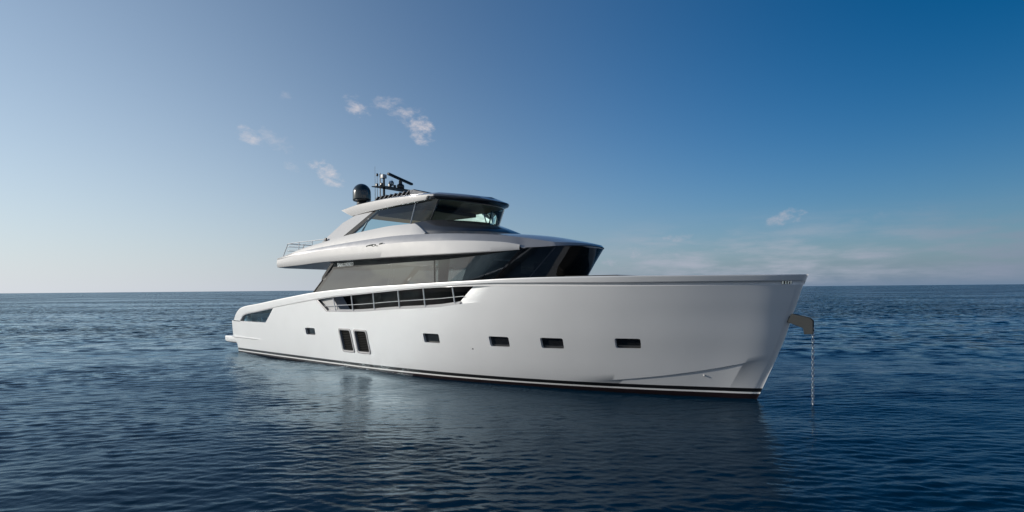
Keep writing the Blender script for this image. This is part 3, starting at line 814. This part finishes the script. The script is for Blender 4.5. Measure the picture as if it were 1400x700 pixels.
# roof forward of the flybridge
axs=Af[:,0]; order=np.argsort(axs)
a_of=lambda x: np.interp(x,axs[order],Af[order,1]); za_of=lambda x: np.interp(x,axs[order],Af[order,2])
zc_of=pch([14,17,18,19.46,20.45,21.47,21.9,22.22],[6.02,5.99,5.94,5.82,5.69,5.48,5.385,5.29])
xs=np.concatenate([np.linspace(14.6,21.4,50),21.47+(22.22-21.47)*np.sin(np.linspace(.02,math.pi/2,22))])
rows=[]
for f in np.linspace(1,-1,31):
    y=a_of(xs)*f; rows.append(np.stack([xs,y,za_of(xs)+(zc_of(xs)-za_of(xs))*(1-abs(f)**2.2)],1))
obj('wheelhouse_roof',MB().grid(rows),M['silver'],yacht,smooth=35)
# soffit under the overhang
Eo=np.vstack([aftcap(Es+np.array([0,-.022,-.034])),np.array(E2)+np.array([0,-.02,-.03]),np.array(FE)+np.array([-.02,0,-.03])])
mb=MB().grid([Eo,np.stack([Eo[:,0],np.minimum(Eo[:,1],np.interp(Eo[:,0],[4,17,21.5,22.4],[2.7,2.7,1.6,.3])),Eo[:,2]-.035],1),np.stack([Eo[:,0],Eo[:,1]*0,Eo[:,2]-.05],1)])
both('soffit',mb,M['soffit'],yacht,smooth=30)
# coaming
n3=90
Ts=sample(T_,n3); Ac=sample([(x,y-.05,z+.0) for x,y,z in A_[:6]],n3)
wing=np.array([(15.36,2.80,6.30),(15.62,2.83,6.13),(15.86,2.86,5.95)])
Tw=np.vstack([Ts,wing]); Aw=np.vstack([Ac,np.array([(15.3,2.99,5.905),(15.6,2.97,5.9),(15.86,2.93,5.90)])])
m_=(Tw+Aw)/2; m_[:,1]+=.02
inn=Tw+np.array([0,-.10,.0]); inn2=inn+np.array([0,-.02,-.5])
both('flybridge_coaming',MB().grid([aftcap(Aw),aftcap(m_),aftcap(Tw),aftcap(inn),aftcap(inn2)]),M['white'],yacht,smooth=35)
mb=MB().grid([[(4.4,2.95,5.32),(9,3.0,5.5),(15.5,2.85,5.6)],[(4.4,-2.95,5.32),(9,-3.0,5.5),(15.5,-2.85,5.6)]]); obj('flybridge_deck',mb,M['teak'],yacht,smooth=0)
# dash moulding in front of the flybridge screen
dl=sample([(15.15,2.84,6.05),(15.67,2.76,6.03),(16.4,2.6,6.01),(17.05,2.25,5.995),(17.55,1.75,5.99),(17.95,1.0,6.0),(18.08,0,6.01)],40)
dt=sample([(14.9,2.66,6.47),(15.25,2.47,6.53),(15.6,2.27,6.57),(16.05,1.93,6.575),(16.45,1.4,6.565),(16.78,.7,6.56),(16.9,0,6.56)],40)
dk=dl*.93+dt*.07; dk[:,2]=dl[:,2]+.10
lipo=dl.copy(); lipo[:,2]=np.minimum(za_of(dl[:,0])+.1,5.97)-.1
tin=dt+np.array([-.12,-.10,-.0]); tin2=tin+np.array([-.1,-.05,-.35])
H_=MB().grid([lipo,dl,dk,dt*.5+dk*.5+np.array([.02,.02,0]),dt,tin,tin2]); H_.add(H_.mirrored())
obj('dash_moulding',H_,M['dark_silver'],yacht,smooth=28)

# rails on the aft end of the flybridge
top=[(5.39,3.0,6.11),(6.5,3.02,6.125),(7.7,3.0,6.13),(8.85,2.97,6.14)]
mb=MB().tube(top,.02,8); mb.tube([(5.39,3.0,6.11),(5.3,1.5,6.11),(5.28,0,6.11),(5.3,-1.5,6.11),(5.39,-3.0,6.11)],.02,8); mb.tube([(x,-y,z) for x,y,z in top],.02,8)
rail=obj('guard_rail',mb,M['rail'],yacht)
for dz0,dz1 in ((-.16,-.10),(-.38,-.1)):
    w_=[(5.39-.25*abs(dz0),3.0,6.11+dz0),(6.6,3.02,6.10+dz0*.9)]+([(7.7,3.0,6.06)] if dz0>-.2 else [])
    mb=MB().tube(w_,.012,6); mb.add(mb.mirrored()); mb.tube([(w_[0][0],3.0,w_[0][2]),(w_[0][0]-.1,0,w_[0][2]),(w_[0][0],-3.0,w_[0][2])],.012,6); obj('wire',mb,M['rail'],rail)
for sg in (1,-1):
    for x0,z0,x1,z1 in ((4.95,5.44,5.39,6.11),(6.48,5.68,6.48,6.12),(7.72,5.86,7.72,6.13)):
        obj('stanchion',MB().tube([(x0,3.03*sg,z0),(x1,3.0*sg,z1)],.022,8),M['rail'],rail)
    for y in (1.0,2.0): obj('stanchion',MB().tube([(4.6,y*sg,5.3),(5.3,y*sg,6.11)],.02,8),M['rail'],rail)
obj('navigation_light',MB().rbox((8.8,2.93,6.05),(8.92,3.02,6.2),.02),M['equip'],yacht)

# emblem on the silver band seam: a row of slanting strokes
mb=MB()
def stroke(x0,z0,x1,z1,w_):
    pts=[(x0,z0),(x1,z1),(x1+.04,z1+w_),(x0+.04,z0+w_)]
    yy=lambda x,z: float(np.interp(x,[12.45,14.41],[3.31,3.28]))+.012
    mb.prism([(x,yy(x,z)-.03,z) for x,z in pts],[(x,yy(x,z)+.01,z) for x,z in pts])
for s_ in ((12.50,5.535,12.58,5.545,.055),(12.64,5.555,12.90,5.575,.055),(13.18,5.53,13.30,5.515,.03),(13.40,5.585,13.58,5.60,.055)): stroke(*s_)
def oval(cx,cz,a,b_,wd,tilt):
    o=[];n_=[]
    for k in range(20):
        t=2*math.pi*k/20
        for lst,f in ((o,1.0),(n_,1-wd)):
            x=a*f*math.cos(t); z=b_*f*math.sin(t); lst.append((cx+x*math.cos(tilt)-z*math.sin(tilt),3.315,cz+x*math.sin(tilt)+z*math.cos(tilt)))
    fr=[(x,float(np.interp(x,[12.45,14.41],[3.31,3.28]))+.022,z) for x,_,z in o]; bk=[(x,float(np.interp(x,[12.45,14.41],[3.31,3.28]))+.022,z) for x,_,z in n_]
    mb.grid([[(x,y-.03,z) for x,y,z in fr],fr,bk,[(x,y-.03,z) for x,y,z in bk]],cu=True)
oval(13.03,5.575,.15,.052,.42,.05)
emb=mb; both('emblem',emb,M['black'],yacht,smooth=0)

# ---------------------------------------------------------------- flybridge enclosure and hardtop
HU=[(9.04,2.20,7.63),(10.64,2.31,7.755),(12.65,2.38,7.78),(14.38,2.40,7.725),(15.3,2.39,7.68),(15.9,2.36,7.645)]
HL=[(9.91,2.20,7.26),(11.43,2.30,7.335),(13.15,2.36,7.40),(14.83,2.38,7.445),(15.5,2.36,7.46),(15.9,2.33,7.455)]
nH=60
HUs=np.vstack([sample(HU,nH),np.array(front_arc(15.9,2.36,17.43,7.645,7.46,2.4,26)[1:])])
HLs=np.vstack([sample(HL,nH),np.array(front_arc(15.9,2.33,17.38,7.50,7.405,2.4,26)[1:])])
HLs[nH-8:nH,2]+=np.linspace(0,.04,8)
def inset(line,d,dz):
    o=line.copy(); s=np.clip(1-d/2.38,0,1); o[:,1]*=s
    cx=12.5; o[:,0]=cx+(o[:,0]-cx)*(1-d*.13); o[:,2]+=dz; return o
HV=inset(HUs,.50,.17); HV[:,2]=np.minimum(HV[:,2],7.96)
def acap(line):
    x0,y0,z0=line[0]; ys=np.linspace(0,y0,7)[:-1]; return np.vstack([np.stack([x0-.12*(1-(ys/y0)**2),ys,0*ys+z0],1),line])
bul=(HUs+HLs)/2; bul[:,1]+=.03
kf=nH-4
m=MB().grid([acap(l[:kf+1]) for l in (HLs,bul,HUs)]); m.add(m.mirrored()); obj('hardtop',m,M['white'],yacht,smooth=35)
m=MB().grid([l[kf:] for l in (HLs,bul,HUs)]); m.add(m.mirrored()); obj('hardtop_rim',m,M['dark_silver'],yacht,smooth=35)
top=[]
for l in (HUs,HUs+np.array([0,-.03,.02]),HV): top.append(acap(l))
c_=acap(HV).copy(); c_[:,1]=0; c_[:,2]+=.05
m=MB().grid(top+[c_]); m.add(m.mirrored()); obj('hardtop_deck',m,M['silver'],yacht,smooth=35)
GL=HLs.copy(); GL[nH:]=np.array(front_arc(15.9,2.25,17.06,7.46,7.33,2.4,26)[1:])     # where the glass meets the roof
GL[:nH,1]-=.06
m=MB().grid([HLs[kf-6:],GL[kf-6:]]); m.add(m.mirrored()); obj('rim_underside',m,M['dark_silver'],yacht,smooth=35)
cl=acap(GL); c1=acap(inset(GL,.5,.08)); c2=c1.copy(); c2[:,1]=0
m=MB().grid([acap(HLs[:kf]) if False else cl,c1,c2]); m.add(m.mirrored()); obj('ceiling',m,M['cream'],yacht,smooth=35)
# dark valance just inside the hardtop edge, over the glass
va=inset(GL,.0,.03); vb=inset(GL,.01,-.03)
m=MB().grid([va[18:],vb[18:]]); both('valance',m,M['black'],yacht,smooth=40)
# raked aft pillars
def slab(q,y0,y1): return MB().prism([(x,y0,z) for x,z in q],[(x,y1,z) for x,z in q])
def slab2(q,ytop,ybot,th,z0,z1):
    f=lambda z: ybot+(ytop-ybot)*(z-z0)/(z1-z0)
    return MB().prism([(x,f(z),z) for x,z in q],[(x,f(z)-th,z) for x,z in q])
PQ=[(8.42,6.02),(10.02,6.14),(11.66,7.34),(10.30,7.26),(9.5,6.95)]
both('hardtop_pillar',slab2(PQ,2.26,2.92,.16,6.05,7.3),M['white'],yacht,bevel=.03)
PT=[(10.02,6.14),(10.62,6.20),(12.05,7.36),(11.66,7.345)]
both('pillar_trim',slab2(PT,2.24,2.90,.14,6.05,7.3),M['rubber'],yacht,bevel=.01)
both('deck_post',MB().tube([(11.13,2.55,6.3),(11.5,2.38,6.98)],[.045,.04],8),M['white'],yacht)
# side glass: aft pane and forward pane
def pane(bot,top,n=10):
    a=sample(bot,14); b=sample(top,14); return MB().grid([a*(1-t)+b*t for t in np.linspace(0,1,n)])
both('side_window',pane([(10.66,2.80,6.18),(12.2,2.80,6.33),(13.5,2.76,6.42),(14.68,2.66,6.46)],[(12.0,2.30,7.34),(12.9,2.30,7.38),(13.8,2.30,7.41),(14.62,2.28,7.43)]),M['glass_fly'],yacht,smooth=60)
both('side_window',pane([(14.74,2.62,6.46),(15.1,2.48,6.5),(15.5,2.25,6.53)],[(14.72,2.28,7.43),(15.4,2.26,7.44),(16.02,2.2,7.44)]),M['glass_wheel2'] if 'glass_wheel2' in M else M['glass_fly'],yacht,smooth=60)
wb=np.vstack([[(15.5,2.25,6.53)],np.array(front_arc(15.5,2.25,16.76,6.53,6.53,2.4,24)[1:])])
wt=np.vstack([[(16.02,2.2,7.44)],np.array(front_arc(16.02,2.2,17.04,7.44,7.29,2.4,24)[1:])])
m=MB().grid([wb*(1-t)+wt*t for t in np.linspace(0,1,8)]); m.add(m.mirrored()); obj('flybridge_windscreen',m,M['glass_screen'],yacht,smooth=60)
both('window_post',MB().tube([(14.71,2.645,6.45),(14.67,2.285,7.44)],.032,8),M['grey_steel'],yacht)
both('window_post',MB().tube([(15.5,2.25,6.52),(16.02,2.2,7.45)],.03,8),M['black'],yacht)
# helm seen through the screen
mb=MB(); mb.prism([(15.1,-1.6,5.6),(16.3,-1.2,5.6),(16.3,1.5,5.6),(15.1,1.7,5.6)],[(15.0,-1.6,6.58),(16.25,-1.2,6.50),(16.25,1.45,6.50),(15.0,1.7,6.58)]); obj('helm_console',mb,M['interior'],yacht,bevel=.04)
mb=MB(); mb.prism([(14.98,-1.25,6.57),(15.1,-1.25,6.57),(15.1,.1,6.57),(14.98,.1,6.57)],[(15.18,-1.25,6.78),(15.26,-1.25,6.78),(15.26,.1,6.78),(15.18,.1,6.78)]); obj('helm_display',mb,M['black'],yacht,bevel=.01)
obj('helm_post',MB().tube([(15.6,-1.5,6.4),(15.75,-1.6,7.38)],.035,8),M['black'],yacht)
# drop-down blind box seen under the ceiling
mb=MB(); mb.box((11.3,-1.9,7.2),(14.5,1.7,7.4)); obj('ceiling_box',mb,M['interior'],yacht,bevel=.03)
both('flood_light',MB().prism([(15.42,2.38,7.47),(15.52,2.38,7.47),(15.62,2.38,7.60),(15.52,2.38,7.60)],[(15.42,2.43,7.47),(15.52,2.43,7.47),(15.62,2.43,7.60),(15.52,2.43,7.60)]),M['black'],yacht)

# ---------------------------------------------------------------- roof equipment
d=MB().lathe((9.65,1.4,8.10),[(.30,0),(.42,.03),(.455,.09),(.46,.14),(.455,.45)]+[(.455*math.cos(R(a)),.45+.47*math.sin(R(a))) for a in (10,20,30,40,50,60,70,80,89)],36)
dome=obj('satellite_dome',d,M['dome'],yacht,smooth=60)
obj('pedestal',MB().lathe((9.65,1.4,7.86),[(.32,0),(.26,.08),(.24,.27)],20),M['equip'],dome)
mast=obj('radar_mast',MB().tube([(9.92,.2,7.9),(9.92,.2,9.52)],[.07,.055],10),M['equip'],yacht)
mb=MB(); mb.prism([(9.72,.85,8.93),(10.35,.4,8.93),(10.75,-.95,8.86),(10.15,-.95,8.86)],[(9.72,.85,8.98),(10.35,.4,8.98),(10.75,-.95,8.91),(10.15,-.95,8.91)]); obj('platform',mb,M['equip'],mast,bevel=.01)
obj('camera_housing',MB().rbox((9.80,.08,9.46),(10.02,.34,9.66),.03),M['white'],mast)
for k,(x,y,h) in enumerate(((9.85,.6,.16),(10.0,.42,.2),(10.2,.05,.18),(10.3,-.2,.14))): obj('fitting',MB().rbox((x-.06,y-.06,8.98),(x+.06,y+.06,8.98+h),.03),M['equip'],mast)
sc_c=(10.35,-.55)
rad=obj('radar_scanner',MB().lathe((sc_c[0],sc_c[1],8.92),[(.16,0),(.2,.04),(.2,.2),(.17,.26),(.1,.3),(.09,.48)],20),M['equip'],yacht,smooth=45)
mb=MB(); ax=Vector((-.20,-.98,-.10)).normalized(); u=Vector((.98,-.2,0)).normalized(); up=ax.cross(u).normalized()*-1
if up.z<0: up=-up
cen=Vector((sc_c[0],sc_c[1],9.47)); secs=[]
for t_ in (-1.02,-1.0,1.0,1.02):
    c1=cen+ax*t_; k=.8 if abs(t_)>1.01 else 1
    secs.append([tuple(c1+u*a_*k+up*b_*k) for a_,b_ in ((.07,-.05),(.09,0),(.07,.06),(-.03,.075),(-.08,.03),(-.07,-.05))])
mb.grid(secs,cu=True); mb.poly(secs[0]); mb.poly(secs[-1][::-1]); obj('antenna_bar',mb,M['equip'],rad,smooth=30)
obj('search_light',MB().lathe((10.15,-.1,8.97),[(.05,0),(.05,.1),(.13,.16),(.15,.26),(.10,.36),(0.0,.39)],16),M['steel'],mast)
obj('whip_antenna',MB().tube([(9.57,.5,7.9),(9.57,.5,8.6),(9.57,.5,10.08)],[.022,.016,.008],6),M['grey_steel'],yacht)
a=obj('whip_antenna',MB().tube([(9.5,.3,7.95),(9.5,.3,9.62)],[.018,.012],6),M['grey_steel'],yacht); obj('tip',MB().lathe((9.5,.3,9.6),[(.02,0),(.06,.04),(.065,.1),(.03,.16),(0,.17)],12),M['equip'],a)
obj('whip_antenna',MB().tube([(9.61,.2,7.95),(9.61,.2,9.78)],[.035,.03],8),M['white'],yacht)
obj('whip_antenna',MB().tube([(10.45,.1,8.9),(10.45,.1,9.34)],[.015,.01],6),M['equip'],yacht)
lv=bpy.data.objects.new('sunroof_louvre',None); COL.objects.link(lv); lv.parent=yacht
for k in range(9):
    x=10.5+k*.33; z=8.05+.045*k/8
    a_=[(x,1.3,z+.02),(x+.05,1.3,z),(x+.30,1.3,z+.19),(x+.26,1.3,z+.215)]
    obj('slat',MB().prism(a_,[(p[0],-1.3,p[2]) for p in a_]),M['solar'],lv,smooth=0)
q=[(13.2,8.0),(13.15,8.29),(13.3,8.30),(14.35,8.02),(14.3,7.95)]
obj('hatch_panel',MB().prism([(x,1.3,z) for x,z in q],[(x,-1.3,z) for x,z in q]),M['solar'],lv,smooth=0)

# ---------------------------------------------------------------- foredeck and bow
mb=MB(); q=[(21.6,4.02),(21.7,4.06),(23.7,4.06),(23.95,3.98),(23.9,3.5),(21.6,3.5)]
obj('foredeck_sunpad',MB().prism([(x,1.35 if x<23 else 1.15,z) for x,z in q],[(x,-1.35 if x<23 else -1.15,z) for x,z in q]),M['interior'],yacht,bevel=.03)
fl=bpy.data.objects.new('bow_fairlead',None); COL.objects.link(fl); fl.parent=yacht
def yb2(x,z): return float(hb(x,z))
for sg in (1,-1):
    f_=MB(); a_=[(28.84,yb2(28.84,3.7)-.035,3.66),(29.08,yb2(29.08,3.7)-.03,3.66),(29.08,yb2(29.08,3.7)-.03,3.78),(28.84,yb2(28.84,3.7)-.035,3.78)]
    f_.prism(a_,[(x,y-.12,z) for x,y,z in a_]); 
    if sg<0: f_=f_.mirrored()
    obj('backing_plate',f_,M['rubber'],fl,smooth=0)
    for x in (28.86,28.925,28.985,29.045):
        r=MB().tube([(x,(yb2(x,3.7)-.02)*sg,3.668),(x,(yb2(x,3.7)-.02)*sg,3.775)],.024,10); obj('roller',r,M['lens'],fl)
ar=MB()
q=[(28.90,2.50),(29.33,2.33),(29.36,2.14),(29.6,2.15),(29.6,2.56),(29.5,2.65),(29.03,2.76),(28.95,2.66)]
for y0,y1 in ((.10,.07),(-.07,-.10)): ar.prism([(x,y0,z) for x,z in q],[(x,y1,z) for x,z in q])
ar.prism([(28.92,.09,2.50),(29.32,.09,2.35),(29.32,-.09,2.35),(28.92,-.09,2.50)],[(28.92,.09,2.54),(29.32,.09,2.39),(29.32,-.09,2.39),(28.92,-.09,2.54)])
arm=obj('anchor_arm',ar,M['bracket'],yacht,bevel=.015)
obj('roller',MB().tube([(29.50,-.07,2.42),(29.50,.07,2.42)],.07,16),M['bracket'],arm)

# ================================================================== things on board
def at_yacht(o):
    """place a separate thing in yacht coordinates without parenting it"""
    o.matrix_world=Matrix.Translation(SCALE_ORIGIN)@Matrix.Rotation(-YAW,4,'Z')
    return o
def empty(name): 
    o=bpy.data.objects.new(name,None); COL.objects.link(o); return at_yacht(o)
# anchor chain
ch=MB(); z=2.30; k=0; PIT=.085
while z>-.5:
    pts=[]
    for i in range(12):
        a_=2*math.pi*i/12; l=.062 if abs(math.sin(a_))>.01 else 0
        px_=.030*math.cos(a_); pz=.030*math.sin(a_)+(.028 if math.sin(a_)>=0 else -.028)
        pts.append((px_,pz))
    rings=[]
    for i in range(12):
        p=Vector((pts[i][0],0,pts[i][1])); pr=Vector((pts[i-1][0],0,pts[i-1][1])); nx=Vector((pts[(i+1)%12][0],0,pts[(i+1)%12][1]))
        tg=(nx-pr).normalized(); nn=Vector((0,1,0)); bb=tg.cross(nn)
        ring=[]
        for j in range(6):
            an=2*math.pi*j/6; q_=p+(nn*math.cos(an)+bb*math.sin(an))*.012
            if k%2: q_=Vector((q_.y,q_.x,q_.z))
            ring.append((29.56+.02*math.sin(z*.6)+q_.x,q_.y,z+q_.z))
        rings.append(ring)
    ch.grid(rings,cu=True,cv=True)
    z-=PIT; k+=1
cho=at_yacht(obj('anchor_chain',ch,M['chain'] if 'chain' in M else M['steel'],None,smooth=60))
tag(cho,'galvanised anchor chain hanging straight down from the bow into the sea','chain')
# cockpit sofa behind the stern opening
sofa=empty('cockpit_sofa'); tag(sofa,'taupe upholstered cockpit sofa seen through the starboard stern opening','sofa')
obj('base',MB().rbox((.15,-2.7,1.875),(1.1,2.75,2.02),.04),M['white'],sofa)
obj('seat_cushion',MB().rbox((.18,-2.65,2.02),(1.08,2.7,2.16),.05),M['taupe'],sofa)
obj('backrest',MB().rbox((.05,-2.7,2.16),(.32,2.78,2.5),.06),M['taupe'],sofa)
obj('armrest',MB().rbox((.3,2.45,2.12),(1.1,2.78,2.36),.06),M['taupe'],sofa)
# saloon curtains
def curtain(i0,i1,label):
    a=house(i0,i1,z0=3.2,z1=4.9,off=-.14,n=2)
    lo,hi=a[0],a[1]; n=int((i1-i0)*14); t=np.linspace(0,1,n); g=np.linspace(0,1,len(lo))
    L=np.stack([np.interp(t,g,lo[:,i]) for i in range(3)],1); H=np.stack([np.interp(t,g,hi[:,i]) for i in range(3)],1)
    w_=.06*np.sin(t*n/14*2*math.pi*1.9+.6*np.sin(t*9))
    L[:,1]+=w_; H[:,1]+=w_
    o=at_yacht(obj('curtain',MB().grid([L,H]),M['curtain'],None,smooth=60)); tag(o,label,'curtain','sheer curtains inside the saloon windows')
curtain(s_m1+.8,s_m1+4.5,'narrow gathered sheer curtain behind the saloon glass just forward of its first mullion')
curtain(s_m1+11.5,s_m2-6.0,'wide pleated sheer curtain behind the saloon glass just aft of the slanting black mullion')
